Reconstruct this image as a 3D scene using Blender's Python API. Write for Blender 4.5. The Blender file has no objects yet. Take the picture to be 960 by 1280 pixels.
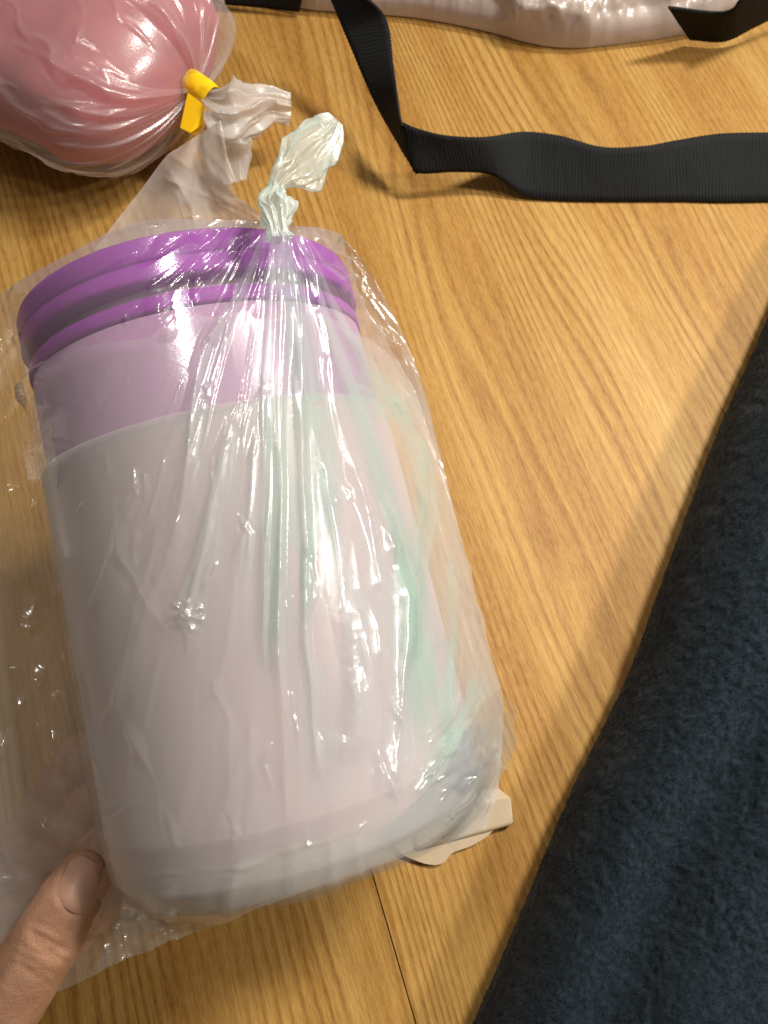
import bpy, bmesh, math, random
import numpy as np
from mathutils import Vector, Matrix

random.seed(7)
rng = np.random.RandomState(11)
R = math.radians

# ------------------------------------------------------------------ camera, world, lamp, exposure
scene = bpy.context.scene
CAM_H, PITCH, FPX = 0.45, 19.0, 962.0
cam_d = bpy.data.cameras.new("camera")
cam_d.sensor_width = 36.0
cam_d.lens = 36.0 * FPX / 1280.0
cam_d.clip_start, cam_d.clip_end = 0.005, 60.0
cam_d.dof.use_dof = True
cam_d.dof.focus_distance = 0.30
cam_d.dof.aperture_fstop = 24.0
cam = bpy.data.objects.new("camera", cam_d)
scene.collection.objects.link(cam)
cam.location = (0, 0, CAM_H)
cam.rotation_euler = (R(PITCH), 0, 0)
scene.camera = cam

world = bpy.data.worlds.new("World")
scene.world = world
world.use_nodes = True
wbg = world.node_tree.nodes["Background"]
wbg.inputs[0].default_value = (1.0, 0.86, 0.68, 1)
wbg.inputs[1].default_value = 0.16

def area(name, loc, target, size, power, col, spread=180):
    d = bpy.data.lights.new(name, 'AREA')
    d.shape = 'SQUARE'; d.size = size; d.energy = power; d.color = col
    d.spread = R(spread)
    o = bpy.data.objects.new(name, d)
    scene.collection.objects.link(o)
    o.location = loc
    o.rotation_euler = (Vector(target) - Vector(loc)).to_track_quat('-Z', 'Y').to_euler()
    return o
area("ceiling_lamp", (0.86, 0.78, 1.36), (0.12, 0.14, 0.0), 0.22, 7.6, (1.0, 0.94, 0.84), 84)
area("side_lamp", (1.15, 0.26, 1.02), (0.14, 0.12, 0.0), 0.12, 3.6, (1.0, 0.95, 0.86), 90)

area("glint_fill", (-0.18, 0.42, 1.5), (0.0, 0.1, 0.0), 0.11, 1.0, (1.0, 0.96, 0.90), 84)  # added weak lamp, put in to draw glints on the bag's left side

scene.view_settings.view_transform = 'Standard'
scene.view_settings.look = 'None'
scene.view_settings.gamma = 1.0
scene.view_settings.use_curve_mapping = False
scene.view_settings.exposure = -0.08
scene.render.engine = 'CYCLES'
cy = scene.cycles
cy.use_denoising = True
cy.max_bounces = 12
cy.transparent_max_bounces = 24
cy.diffuse_bounces = 3
cy.glossy_bounces = 3
cy.caustics_reflective = False
cy.caustics_refractive = False
cy.sample_clamp_indirect = 4.0

# ------------------------------------------------------------------ helpers
CR, SR = math.cos(R(PITCH)), math.sin(R(PITCH))
ORIG = np.array([0.0, 0.0, CAM_H])
def ray(px, py):
    """world ray through a photograph pixel (960x1280), unit depth along the view axis"""
    x = (np.asarray(px, float) - 480.0) / FPX
    t = (640.0 - np.asarray(py, float)) / FPX
    return np.stack([x, SR + t * CR, -CR + t * SR], -1)
def at_z(px, py, z=0.0):
    d = ray(px, py)
    k = (np.asarray(z) - CAM_H) / d[..., 2]
    return ORIG + d * k[..., None]
def at_d(px, py, depth):
    return ORIG + ray(px, py) * np.asarray(depth, float)[..., None]

def hash2(ix, iy, seed):
    n = (ix.astype(np.int64) * 374761393 + iy.astype(np.int64) * 668265263 + seed * 1442695041) & 0xffffffff
    n = ((n ^ (n >> 13)) * 1274126177) & 0xffffffff
    n = (n ^ (n >> 16)) & 0xffffffff
    n = (n * 2246822519) & 0xffffffff
    n = (n ^ (n >> 15)) & 0xffffff
    return n / float(0xffffff)
def vnoise(x, y, seed=0):
    ix, iy = np.floor(x), np.floor(y)
    fx, fy = x - ix, y - iy
    fx = fx * fx * fx * (fx * (fx * 6 - 15) + 10); fy = fy * fy * fy * (fy * (fy * 6 - 15) + 10)
    a, b = hash2(ix, iy, seed), hash2(ix + 1, iy, seed)
    c, d = hash2(ix, iy + 1, seed), hash2(ix + 1, iy + 1, seed)
    return ((a * (1 - fx) + b * fx) * (1 - fy) + (c * (1 - fx) + d * fx) * fy) * 2 - 1
def fbm(x, y, seed=0, octv=4):
    s, a = 0, 1.0
    for i in range(octv):
        s = s + a * vnoise(x * 2 ** i, y * 2 ** i, seed + i * 17); a *= 0.5
    return s
def crumple(x, y, seed=0, grad=0.9, kap=0.8):
    """creased-film height: lower envelope of randomly tilted facets, about -1..1"""
    ix, iy = np.floor(x), np.floor(y)
    h = np.full(x.shape, 1e9)
    for dx in (-1, 0, 1):
        for dy in (-1, 0, 1):
            cx, cy_ = ix + dx, iy + dy
            sx = cx + 0.1 + 0.8 * hash2(cx, cy_, seed); sy = cy_ + 0.1 + 0.8 * hash2(cx, cy_, seed + 5)
            gx = (hash2(cx, cy_, seed + 9) - .5) * 2 * grad; gy = (hash2(cx, cy_, seed + 13) - .5) * 2 * grad
            px, py = x - sx, y - sy
            h = np.minimum(h, kap * (px * px + py * py) + gx * px + gy * py)
    return h * 2 - 0.5
def seg_dist(X, Y, pts):
    """distance to a polyline and arc position 0..1"""
    best = np.full(X.shape, 1e9); pos = np.zeros(X.shape)
    L = [0.0]
    for (x0, y0), (x1, y1) in zip(pts[:-1], pts[1:]):
        L.append(L[-1] + math.hypot(x1 - x0, y1 - y0))
    for i, ((x0, y0), (x1, y1)) in enumerate(zip(pts[:-1], pts[1:])):
        dx, dy = x1 - x0, y1 - y0
        t = np.clip(((X - x0) * dx + (Y - y0) * dy) / (dx * dx + dy * dy + 1e-9), 0, 1)
        d = np.hypot(X - x0 - t * dx, Y - y0 - t * dy)
        m = d < best
        best = np.where(m, d, best)
        pos = np.where(m, (L[i] + t * (L[i + 1] - L[i])) / L[-1], pos)
    return best, pos
def interp_poly(keys, t):
    k = np.array(keys, float)
    return np.stack([np.interp(t, k[:, 0], k[:, j]) for j in range(1, k.shape[1])], -1)
def smooth_keys(keys, t):
    """Catmull-Rom through keyed rows (t, a, b, ...)"""
    k = np.array(keys, float); tt = np.asarray(t, float)
    i = np.clip(np.searchsorted(k[:, 0], tt, side='right') - 1, 0, len(k) - 2)
    p1, p2 = k[i, 1:], k[i + 1, 1:]
    t1, t2 = k[i, 0], k[i + 1, 0]
    i0, i3 = np.maximum(i - 1, 0), np.minimum(i + 2, len(k) - 1)
    h = (t2 - t1)
    m1 = (p2 - k[i0, 1:]) / np.maximum(t2 - k[i0, 0], 1e-9)[..., None] * h[..., None]
    m2 = (k[i3, 1:] - p1) / np.maximum(k[i3, 0] - t1, 1e-9)[..., None] * h[..., None]
    u = ((tt - t1) / h)[..., None]
    return (2*u**3-3*u**2+1)*p1 + (u**3-2*u**2+u)*m1 + (-2*u**3+3*u**2)*p2 + (u**3-u**2)*m2

def grid_faces(nv, nu, wrap_u=False, off=0):
    i, j = np.meshgrid(np.arange(nv - 1), np.arange(nu if wrap_u else nu - 1), indexing='ij')
    j2 = (j + 1) % nu
    f = np.stack([i * nu + j, i * nu + j2, (i + 1) * nu + j2, (i + 1) * nu + j], -1).reshape(-1, 4)
    return f + off
def mesh_from(name, V, F, mat=None, parent=None, smooth=True):
    V = np.asarray(V, np.float32).reshape(-1, 3)
    me = bpy.data.meshes.new(name)
    if isinstance(F, np.ndarray):
        n, k = F.shape
        me.vertices.add(len(V)); me.vertices.foreach_set("co", V.ravel())
        me.loops.add(n * k); me.loops.foreach_set("vertex_index", F.astype(np.int32).ravel())
        me.polygons.add(n)
        me.polygons.foreach_set("loop_start", np.arange(0, n * k, k, dtype=np.int32))
        me.polygons.foreach_set("loop_total", np.full(n, k, np.int32))
        me.update(calc_edges=True); me.validate()
    else:
        me.from_pydata([tuple(map(float, v)) for v in V], [], F); me.update()
    if smooth:
        me.polygons.foreach_set("use_smooth", np.ones(len(me.polygons), bool))
    o = bpy.data.objects.new(name, me)
    scene.collection.objects.link(o)
    if mat: me.materials.append(mat)
    if parent is not None: put(o, parent)
    return o
def put(o, parent):
    o.parent = parent
    o.matrix_parent_inverse = Matrix.Translation(-Vector(parent_loc(parent)))
def parent_loc(p):
    v = Vector(p.location)
    return v
def tag(o, label=None, cat=None, group=None, kind=None):
    if label: o["label"] = label
    if cat: o["category"] = cat
    if group: o["group"] = group
    if kind: o["kind"] = kind
    return o
def thing(name, label, cat, loc=(0, 0, 0), group=None):
    o = bpy.data.objects.new(name, None)
    o.empty_display_size = 0.02
    scene.collection.objects.link(o)
    o.location = tuple(map(float, loc))
    return tag(o, label, cat, group)
def normals(P):
    du = np.gradient(P, axis=1); dv = np.gradient(P, axis=0)
    n = np.cross(du, dv)
    return n / (np.linalg.norm(n, axis=-1, keepdims=True) + 1e-12)
def facing_cam(P, N):
    s = np.sign(np.sum((ORIG - P) * N, -1).mean())
    return N * s
def lathe(prof, frame, seg=160, close=True):
    """prof: list of (a, r); frame: (origin, a, s, n) -> verts, faces"""
    O, A, S, N = frame
    th = np.linspace(0, 2 * math.pi, seg, endpoint=False)
    V = np.array([[O + A * a + S * (r * math.sin(t)) + N * (r * math.cos(t)) for t in th] for a, r in prof])
    return V, grid_faces(len(prof), seg, True)

# ------------------------------------------------------------------ materials
def new_mat(name):
    m = bpy.data.materials.new(name); m.use_nodes = True
    nt = m.node_tree; nt.nodes.clear()
    return m, nt
def N(nt, t, **kw):
    n = nt.nodes.new(t)
    for k, v in kw.items():
        if k.startswith('i_'):
            key = k[2:]
            n.inputs[int(key) if key.isdigit() else key.replace('_', ' ')].default_value = v
        else: setattr(n, k, v)
    return n
def L(nt, a, ao, b, bi): nt.links.new(a.outputs[ao], b.inputs[bi])
def ramp(nt, stops, interp='LINEAR'):
    r = nt.nodes.new('ShaderNodeValToRGB'); r.color_ramp.interpolation = interp
    e = r.color_ramp.elements
    while len(e) < len(stops): e.new(0.5)
    for q, (p, c) in zip(e, stops): q.position = p; q.color = (*c, 1) if len(c) == 3 else c
    return r
def math_n(nt, op, a=None, b=None, va=0.0, vb=0.0, clamp=False):
    m = N(nt, 'ShaderNodeMath', operation=op, use_clamp=clamp)
    m.inputs[0].default_value = va; m.inputs[1].default_value = vb
    if a is not None: nt.links.new(a, m.inputs[0])
    if b is not None: nt.links.new(b, m.inputs[1])
    return m.outputs[0]

def solid(name, col, rough=0.5, spec=0.5, noise=0.0, nscale=60, bump=0.0, bscale=200, sss=0.0, sss_col=None, coat=0.0, sheen=0.0, sscale=0.015):
    m, nt = new_mat(name)
    out = N(nt, 'ShaderNodeOutputMaterial'); b = N(nt, 'ShaderNodeBsdfPrincipled')
    L(nt, b, 0, out, 0)
    b.inputs['Base Color'].default_value = (*col, 1)
    b.inputs['Roughness'].default_value = rough
    b.inputs['Specular IOR Level'].default_value = spec
    b.inputs['Coat Weight'].default_value = coat
    b.inputs['Sheen Weight'].default_value = sheen
    if sss > 0:
        b.inputs['Subsurface Weight'].default_value = sss
        b.inputs['Subsurface Radius'].default_value = sss_col or (1, .5, .3)
        b.inputs['Subsurface Scale'].default_value = sscale
    tc = N(nt, 'ShaderNodeTexCoord')
    if noise > 0:
        t = N(nt, 'ShaderNodeTexNoise', i_Scale=nscale, i_Detail=5.0)
        L(nt, tc, 'Object', t, 'Vector')
        r = ramp(nt, [(0.3, tuple(c * (1 - noise) for c in col)), (0.7, tuple(min(1, c * (1 + noise)) for c in col))])
        L(nt, t, 0, r, 0); L(nt, r, 0, b, 'Base Color')
    if bump > 0:
        t = N(nt, 'ShaderNodeTexNoise', i_Scale=bscale, i_Detail=4.0)
        L(nt, tc, 'Object', t, 'Vector')
        bp = N(nt, 'ShaderNodeBump', i_Strength=bump, i_Distance=0.001)
        L(nt, t, 0, bp, 'Height'); L(nt, bp, 0, b, 'Normal')
    return m

def film(name, tint=(0.97, 0.97, 0.97), haze=0.22, haze_col=(0.85, 0.85, 0.85), gloss=0.4, rough=0.12, edge=0.35, bump=0.25, bscale=700, add=0.06, fade=False):
    """thin cloudy polythene: clear + milky haze that thickens at grazing angles + gloss"""
    m, nt = new_mat(name)
    out = N(nt, 'ShaderNodeOutputMaterial')
    tr = N(nt, 'ShaderNodeBsdfTransparent'); tr.inputs[0].default_value = (*tint, 1)
    di = N(nt, 'ShaderNodeBsdfDiffuse'); di.inputs[0].default_value = (*haze_col, 1)
    tl = N(nt, 'ShaderNodeBsdfTranslucent'); tl.inputs[0].default_value = (*haze_col, 1)
    mx = N(nt, 'ShaderNodeMixShader'); mx.inputs[0].default_value = 0.45
    L(nt, di, 0, mx, 1); L(nt, tl, 0, mx, 2)
    lw = N(nt, 'ShaderNodeLayerWeight'); lw.inputs[0].default_value = 0.5
    p = math_n(nt, 'POWER', lw.outputs['Facing'], None, vb=3.0)
    tc = N(nt, 'ShaderNodeTexCoord')
    nz = N(nt, 'ShaderNodeTexNoise', i_Scale=45.0, i_Detail=4.0); L(nt, tc, 'Object', nz, 'Vector')
    hv = math_n(nt, 'MULTIPLY_ADD', nz.outputs[0], None, vb=haze * 0.5); nt.nodes[-1].inputs[2].default_value = haze * 0.75
    f = math_n(nt, 'MULTIPLY_ADD', p, None, vb=edge); nt.links.new(hv, nt.nodes[-1].inputs[2])
    f = math_n(nt, 'MINIMUM', f, None, vb=0.92)
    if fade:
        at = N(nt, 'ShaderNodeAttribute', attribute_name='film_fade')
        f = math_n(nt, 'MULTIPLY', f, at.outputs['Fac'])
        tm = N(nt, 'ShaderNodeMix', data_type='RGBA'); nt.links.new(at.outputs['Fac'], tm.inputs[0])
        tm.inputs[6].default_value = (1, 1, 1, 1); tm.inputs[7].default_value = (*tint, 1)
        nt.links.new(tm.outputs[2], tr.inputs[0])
    m2 = N(nt, 'ShaderNodeMixShader'); nt.links.new(f, m2.inputs[0])
    L(nt, tr, 0, m2, 1); L(nt, mx, 0, m2, 2)
    ga = N(nt, 'ShaderNodeBsdfGlossy'); ga.inputs['Roughness'].default_value = rough
    gb = N(nt, 'ShaderNodeBsdfGlossy'); gb.inputs['Roughness'].default_value = min(0.6, rough * 2.6)
    gl = N(nt, 'ShaderNodeMixShader'); gl.inputs[0].default_value = 0.55
    L(nt, ga, 0, gl, 1); L(nt, gb, 0, gl, 2)
    p5 = math_n(nt, 'POWER', lw.outputs['Facing'], None, vb=4.5)
    g = math_n(nt, 'MULTIPLY_ADD', p5, None, vb=gloss); nt.nodes[-1].inputs[2].default_value = add
    g = math_n(nt, 'MINIMUM', g, None, vb=0.6)
    if fade: g = math_n(nt, 'MULTIPLY', g, at.outputs['Fac'])
    m3 = N(nt, 'ShaderNodeMixShader'); nt.links.new(g, m3.inputs[0])
    L(nt, m2, 0, m3, 1); L(nt, gl, 0, m3, 2)
    L(nt, m3, 0, out, 0)
    if bump > 0:
        bz = N(nt, 'ShaderNodeTexNoise', i_Scale=bscale, i_Detail=3.0, i_Roughness=0.6)
        L(nt, tc, 'Object', bz, 'Vector')
        bp = N(nt, 'ShaderNodeBump', i_Strength=bump, i_Distance=0.0004)
        L(nt, bz, 0, bp, 'Height')
        for q in (ga, gb, di): L(nt, bp, 0, q, 'Normal')
    return m

def wood_mat():
    m, nt = new_mat("oak_laminate")
    out = N(nt, 'ShaderNodeOutputMaterial'); b = N(nt, 'ShaderNodeBsdfPrincipled'); L(nt, b, 0, out, 0)
    tc = N(nt, 'ShaderNodeTexCoord'); oi = N(nt, 'ShaderNodeObjectInfo')
    ofs = N(nt, 'ShaderNodeVectorMath', operation='SCALE'); ofs.inputs['Scale'].default_value = 1.0
    cmb = N(nt, 'ShaderNodeCombineXYZ')
    r1 = math_n(nt, 'MULTIPLY', oi.outputs['Random'], None, vb=37.0)
    nt.links.new(r1, cmb.inputs[0]); nt.links.new(r1, cmb.inputs[2])
    add = N(nt, 'ShaderNodeVectorMath', operation='ADD')
    L(nt, tc, 'Object', add, 0); L(nt, cmb, 0, add, 1)
    def mapped(sx, sy, sz=1.0):
        mp = N(nt, 'ShaderNodeMapping'); mp.inputs['Scale'].default_value = (sx, sy, sz)
        L(nt, add, 0, mp, 'Vector'); return mp
    def noise(sx, sy, detail=4.0, rough=0.55, dist=0.0):
        mp = mapped(sx, sy)
        t = N(nt, 'ShaderNodeTexNoise', i_Scale=1.0, i_Detail=detail, i_Roughness=rough, i_Distortion=dist)
        L(nt, mp, 0, t, 'Vector'); return t.outputs[0]
    sep = N(nt, 'ShaderNodeSeparateXYZ'); L(nt, add, 0, sep, 0)
    # growth rings: across-plank coordinate warped by slow noise along the plank
    warp = noise(1.3, 9.0, 2.0, 0.40)
    warp2 = noise(5.0, 60.0, 3.0, 0.5)
    yv = math_n(nt, 'MULTIPLY', sep.outputs[1], None, vb=165.0)
    w1 = math_n(nt, 'MULTIPLY', warp, None, vb=20.0)
    w2 = math_n(nt, 'MULTIPLY', warp2, None, vb=1.1)
    ph = math_n(nt, 'ADD', math_n(nt, 'ADD', yv, w1), w2)
    fr = math_n(nt, 'FRACT', ph)
    ring = ramp(nt, [(0.0, (0.15,)*3), (0.10, (0.0,)*3), (0.34, (0.75,)*3), (0.75, (1.0,)*3), (1.0, (0.15,)*3)])
    nt.links.new(fr, ring.inputs[0])
    amp = ramp(nt, [(0.36, (0.25,)*3), (0.56, (1.0,)*3)])
    nt.links.new(noise(3.0, 22.0, 3.0, 0.5), amp.inputs[0])
    pores = ramp(nt, [(0.34, (0.0,)*3), (0.56, (1.0,)*3)])
    nt.links.new(noise(38.0, 950.0, 4.0, 0.7), pores.inputs[0])
    fleck = ramp(nt, [(0.40, (0.0,)*3), (0.62, (1.0,)*3)])
    nt.links.new(noise(150.0, 620.0, 3.0, 0.6, 0.4), fleck.inputs[0])
    tone = noise(1.2, 26.0, 4.0, 0.62)
    base = ramp(nt, [(0.28, (0.32, 0.160, 0.040)), (0.44, (0.415, 0.228, 0.062)), (0.56, (0.48, 0.287, 0.088)), (0.74, (0.52, 0.328, 0.115))])
    nt.links.new(tone, base.inputs[0])
    def mixc(fac, a, bcol, blend='MIX', facv=None):
        mx = N(nt, 'ShaderNodeMix', data_type='RGBA', blend_type=blend)
        if facv is not None: mx.inputs[0].default_value = facv
        else: nt.links.new(fac, mx.inputs[0])
        nt.links.new(a, mx.inputs[6])
        if isinstance(bcol, tuple): mx.inputs[7].default_value = (*bcol, 1)
        else: nt.links.new(bcol, mx.inputs[7])
        return mx.outputs[2]
    inv = math_n(nt, 'SUBTRACT', None, ring.outputs[0], va=1.0)
    rf = math_n(nt, 'MULTIPLY', inv, amp.outputs[0])
    rf = math_n(nt, 'MULTIPLY', rf, None, vb=0.75)
    c = mixc(rf, base.outputs[0], (0.21, 0.082, 0.015))
    pf = math_n(nt, 'MULTIPLY', math_n(nt, 'SUBTRACT', None, pores.outputs[0], va=1.0), None, vb=0.52)
    c = mixc(pf, c, (0.23, 0.10, 0.02))
    ff = math_n(nt, 'MULTIPLY', fleck.outputs[0], None, vb=0.20)
    c = mixc(ff, c, (0.62, 0.40, 0.155))
    vo = N(nt, 'ShaderNodeTexVoronoi', i_Scale=13.0); L(nt, add, 0, vo, 'Vector')
    sp = ramp(nt, [(0.012, (1.0,)*3), (0.028, (0.0,)*3)]); L(nt, vo, 'Distance', sp, 0)
    c = mixc(math_n(nt, 'MULTIPLY', sp.outputs[0], None, vb=0.75), c, (0.10, 0.045, 0.015))
    hs = N(nt, 'ShaderNodeHueSaturation')
    v = math_n(nt, 'MULTIPLY_ADD', oi.outputs['Random'], None, vb=0.16); nt.nodes[-1].inputs[2].default_value = 0.86
    hs.inputs['Saturation'].default_value = 1.04; nt.links.new(v, hs.inputs['Value']); nt.links.new(c, hs.inputs['Color'])
    L(nt, hs, 0, b, 'Base Color')
    b.inputs['Roughness'].default_value = 0.5
    b.inputs['Specular IOR Level'].default_value = 0.25
    bp = N(nt, 'ShaderNodeBump', i_Strength=0.22, i_Distance=0.0006)
    hsum = math_n(nt, 'ADD', math_n(nt, 'MULTIPLY', pores.outputs[0], None, vb=0.6), math_n(nt, 'MULTIPLY', fleck.outputs[0], None, vb=0.5))
    nt.links.new(hsum, bp.inputs['Height']); L(nt, bp, 0, b, 'Normal')
    return m

M = {}
M['wood'] = wood_mat()
M['gap'] = solid("floor_gap", (0.05, 0.028, 0.012), 0.9)
M['film'] = film("clear_polythene", haze=0.13, haze_col=(0.86, 0.87, 0.85), edge=0.30, rough=0.085, gloss=0.45, add=0.085, bump=0.15)
M["inner"] = film("inner_polythene", haze=0.20, haze_col=(0.86, 0.88, 0.86), edge=0.10, rough=0.22, gloss=0.2, add=0.03, bump=0.1)
M['film_back'] = film("clear_polythene_back", haze=0.12, edge=0.25, rough=0.2, gloss=0.3, add=0.03)
M['mint'] = film("mint_tinted_pleat", tint=(0.86, 0.96, 0.92), haze=0.33, haze_col=(0.70, 0.90, 0.83), edge=0.1, rough=0.22, gloss=0.3, add=0.03, fade=True)
M['pale'] = film("pale_pleat", tint=(0.93, 0.95, 0.97), haze=0.36, haze_col=(0.84, 0.88, 0.88), edge=0.1, rough=0.2, gloss=0.3, add=0.03, fade=True)
M['flap'] = film('loose_flap_film', tint=(.95, .93, .9), haze=0.52, haze_col=(0.82, 0.76, 0.68), edge=0.3, rough=0.15)
M['knot'] = film("bunched_polythene", tint=(0.92, 0.97, 0.95), haze=0.50, haze_col=(0.84, 0.92, 0.88), edge=0.35, rough=0.14, gloss=0.4, add=0.06)
M['tailfilm'] = film('tail_film', tint=(.94, .98, .96), haze=0.28, haze_col=(0.82, 0.89, 0.85), edge=0.4, rough=0.15, gloss=0.4, add=0.06)
M['milky'] = film('milky_hem', tint=(.93, .93, .92), haze=0.50, haze_col=(0.80, 0.77, 0.74), edge=0.2, rough=0.2, gloss=0.3, add=0.02, fade=True)
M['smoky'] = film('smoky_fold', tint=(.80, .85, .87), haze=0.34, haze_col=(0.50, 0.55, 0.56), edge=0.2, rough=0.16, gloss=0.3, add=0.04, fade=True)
M['lid'] = solid("purple_plastic", (0.30, 0.045, 0.36), 0.55, 0.18, noise=0.05)
M['lilac'] = solid("lilac_frosted_plastic", (0.45, 0.25, 0.43), 0.5, 0.15, sss=0.5, sss_col=(1, .7, 1))
M['sleeve'] = solid("pale_frosted_plastic", (0.53, 0.43, 0.45), 0.5, 0.15, noise=0.04, nscale=12, sscale=0.03, sss=0.9, sss_col=(1, .9, .9))
M['pink'] = solid("pink_contents", (0.43, 0.125, 0.150), 0.7, 0.08, noise=0.10, nscale=16, sss=0.3)
M['pinkfilm'] = film("pink_bag_film", haze=0.17, haze_col=(0.86, 0.78, 0.77), edge=0.3, rough=0.15, gloss=0.45, add=0.075)
M['yellow'] = solid("yellow_tape", (0.96, 0.58, 0.004), 0.42, 0.4, noise=0.03)
M['white'] = film("white_neck_film", tint=(0.95, 0.94, 0.93), haze=0.52, haze_col=(0.84, 0.80, 0.77), edge=0.3, rough=0.2, gloss=0.35, add=0.05)
M['beige'] = solid("ivory_plastic", (0.47, 0.37, 0.25), 0.45, 0.4, noise=0.03)
M['webbing'] = solid("black_webbing", (0.006, 0.007, 0.008), 0.75, 0.25, noise=0.3, nscale=900, bump=0.4, bscale=2500)
M['totefilm'] = film("tote_film", tint=(.95, .93, .91), haze=0.42, haze_col=(0.80, 0.74, 0.70), edge=0.3, rough=0.16, gloss=0.4, add=0.09)
M['parcel'] = solid("pinkish_wrap", (0.50, 0.38, 0.32), 0.5, 0.4, noise=0.06, nscale=20)
M['fleece'] = solid("navy_fleece", (0.0105, 0.0180, 0.0255), 0.95, 0.1, noise=0.5, nscale=400, sheen=0.12)
M['skin'] = None

# ------------------------------------------------------------------ floor of laminate planks
VPd = ray(-474.0, -2150.0)
ang = math.atan2(VPd[1], VPd[0])
ux = np.array([math.cos(ang), math.sin(ang)]); uy = np.array([-math.sin(ang), math.cos(ang)])
P1 = at_z(492, 1185)[:2]; P2 = at_z(775, 478)[:2]
sep12 = float((P2 - P1) @ uy)
print("SEAMS", ang, sep12)
PW = 0.56; PL = 1.40; GAP = 0.0005
floor = mesh_from("floor", np.array([[-2.4, -2.4, -0.012], [2.4, -2.4, -0.012], [2.4, 2.4, -0.012], [-2.4, 2.4, -0.012]]), [(0, 1, 2, 3)], M['gap'], smooth=False)
tag(floor, kind="structure")
def plank_mesh():
    w, l, h, c = PW / 2 - GAP / 2, PL / 2 - GAP / 2, 0.010, 0.0004
    V = [(-l, -w, -h), (l, -w, -h), (l, w, -h), (-l, w, -h), (-l, -w, -c), (l, -w, -c), (l, w, -c), (-l, w, -c),
         (-l + c, -w + c, 0), (l - c, -w + c, 0), (l - c, w - c, 0), (-l + c, w - c, 0)]
    F = [(8, 9, 10, 11)]
    for i in range(4):
        j = (i + 1) % 4
        F += [(i, j, 4 + j, 4 + i), (4 + i, 4 + j, 8 + j, 8 + i)]
    me = bpy.data.meshes.new("plank"); me.from_pydata(V, [], F); me.update()
    me.materials.append(M['wood']); return me
pm = plank_mesh()
s0 = float(P1 @ uy)
c_mid = float(at_z(480., 560.)[:2] @ ux) - PL / 2
for k in range(-5, 6):
    for q in range(-2, 2):
        cx = (q + 0.5 + ((k * 0.37) % 1.0 - 0.45) * 0.35 * (k not in (0, -1)) ) * PL + c_mid
        cyy = s0 + (k + 0.5) * PW
        pos = ux * cx + uy * cyy
        if abs(pos[0]) > 2.0 or abs(pos[1]) > 2.0: continue
        o = bpy.data.objects.new("plank", pm); scene.collection.objects.link(o)
        o.location = (pos[0], pos[1], 0); o.rotation_euler = (0, 0, ang + 0)
        o.parent = floor

# ------------------------------------------------------------------ container frame
TOP = at_d(238, 381, 0.3175)          # centre of the lid top
BOT = at_d(381, 1024, 0.300)         # centre of the base
CL = float(np.linalg.norm(BOT - TOP)); CA = (BOT - TOP) / CL
mid = (TOP + BOT) / 2
CN = (ORIG - mid); CN -= CA * (CN @ CA); CN /= np.linalg.norm(CN)
CS = np.cross(CA, CN); CS = CS if CS[0] > 0 else -CS
FR = (TOP, CA, CS, CN)
def loc3(s, a, n):
    return TOP + CA * np.asarray(a)[..., None] + CS * np.asarray(s)[..., None] + CN * np.asarray(n)[..., None]
def to_loc(p):
    q = p - TOP
    return q @ CS, q @ CA, q @ CN
def project(p):
    q = np.asarray(p) - ORIG
    f = q @ np.array([0, SR, -CR]); x = q[..., 0]; u = q @ np.array([0, CR, SR])
    return np.stack([480 + FPX * x / f, 640 - FPX * u / f], -1)
print("CONTAINER length", CL, "lid z", TOP[2], "base z", BOT[2])
RL = 0.0665
SLEEVE_A = 0.0622
tub = thing("food_container", "tall lilac food container with purple ring lid, seen inside the clear bag", "container", BOT)
# lid: stepped ring profile
lid_prof = [(0.003, 0.0), (0.003, 0.050), (0.0005, 0.054), (0.0, 0.060), (0.0006, RL - 0.0022), (0.0018, RL - 0.0008), (0.0036, RL - 0.0001), (0.0088, RL), (0.0093, RL - 0.0003),
            (0.0097, RL - 0.0009), (0.0101, RL - 0.0009), (0.0105, RL - 0.0001), (0.0150, RL + 0.0003), (0.0160, RL - 0.0001), (0.0166, RL - 0.0014), (0.0168, 0.0610), (0.0168, 0.0500)]
V, F = lathe(lid_prof, FR); mesh_from("lid", V, F, M['lid'], tub)
ring_prof = [(0.0204, 0.0590), (0.0206, 0.0636), (0.0212, 0.0650), (0.0222, 0.0656), (0.0256, 0.0657), (0.0263, 0.0652), (0.0266, 0.0630)]
V, F = lathe(ring_prof, FR); mesh_from("lid_collar", V, F, M['lid'], tub)
body_prof = [(0.014, 0.054), (0.015, 0.0600), (0.020, 0.0610), (0.0264, 0.0635), (0.0272, 0.0649), (0.036, 0.0654), (0.075, 0.0660), (0.12, 0.0666), (CL - 0.02, 0.0670), (CL - 0.012, 0.063), (CL - 0.012, 0.0)]
V, F = lathe(body_prof, FR); mesh_from("body", V, F, M['lilac'], tub)
sl_prof = [(SLEEVE_A + .002, 0.0662), (SLEEVE_A - .0004, 0.0666), (SLEEVE_A - .0006, 0.0678), (SLEEVE_A + 0.0008, 0.0684), (SLEEVE_A + 0.004, 0.0685), (SLEEVE_A + 0.006, 0.0682), (0.12, 0.0696), (CL - 0.0205, 0.0711), (CL - 0.0196, 0.0715), (CL - 0.0186, 0.0715), (CL - 0.0178, 0.0711),
           (CL - 0.010, 0.0708), (CL - 0.005, 0.0698), (CL - 0.002, 0.0680), (CL - 0.0003, 0.0650), (CL, 0.061), (CL - 0.003, 0.057), (CL - 0.003, 0.0)]
V, F = lathe(sl_prof, FR); mesh_from("outer_cup", V, F, M['sleeve'], tub)

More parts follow.
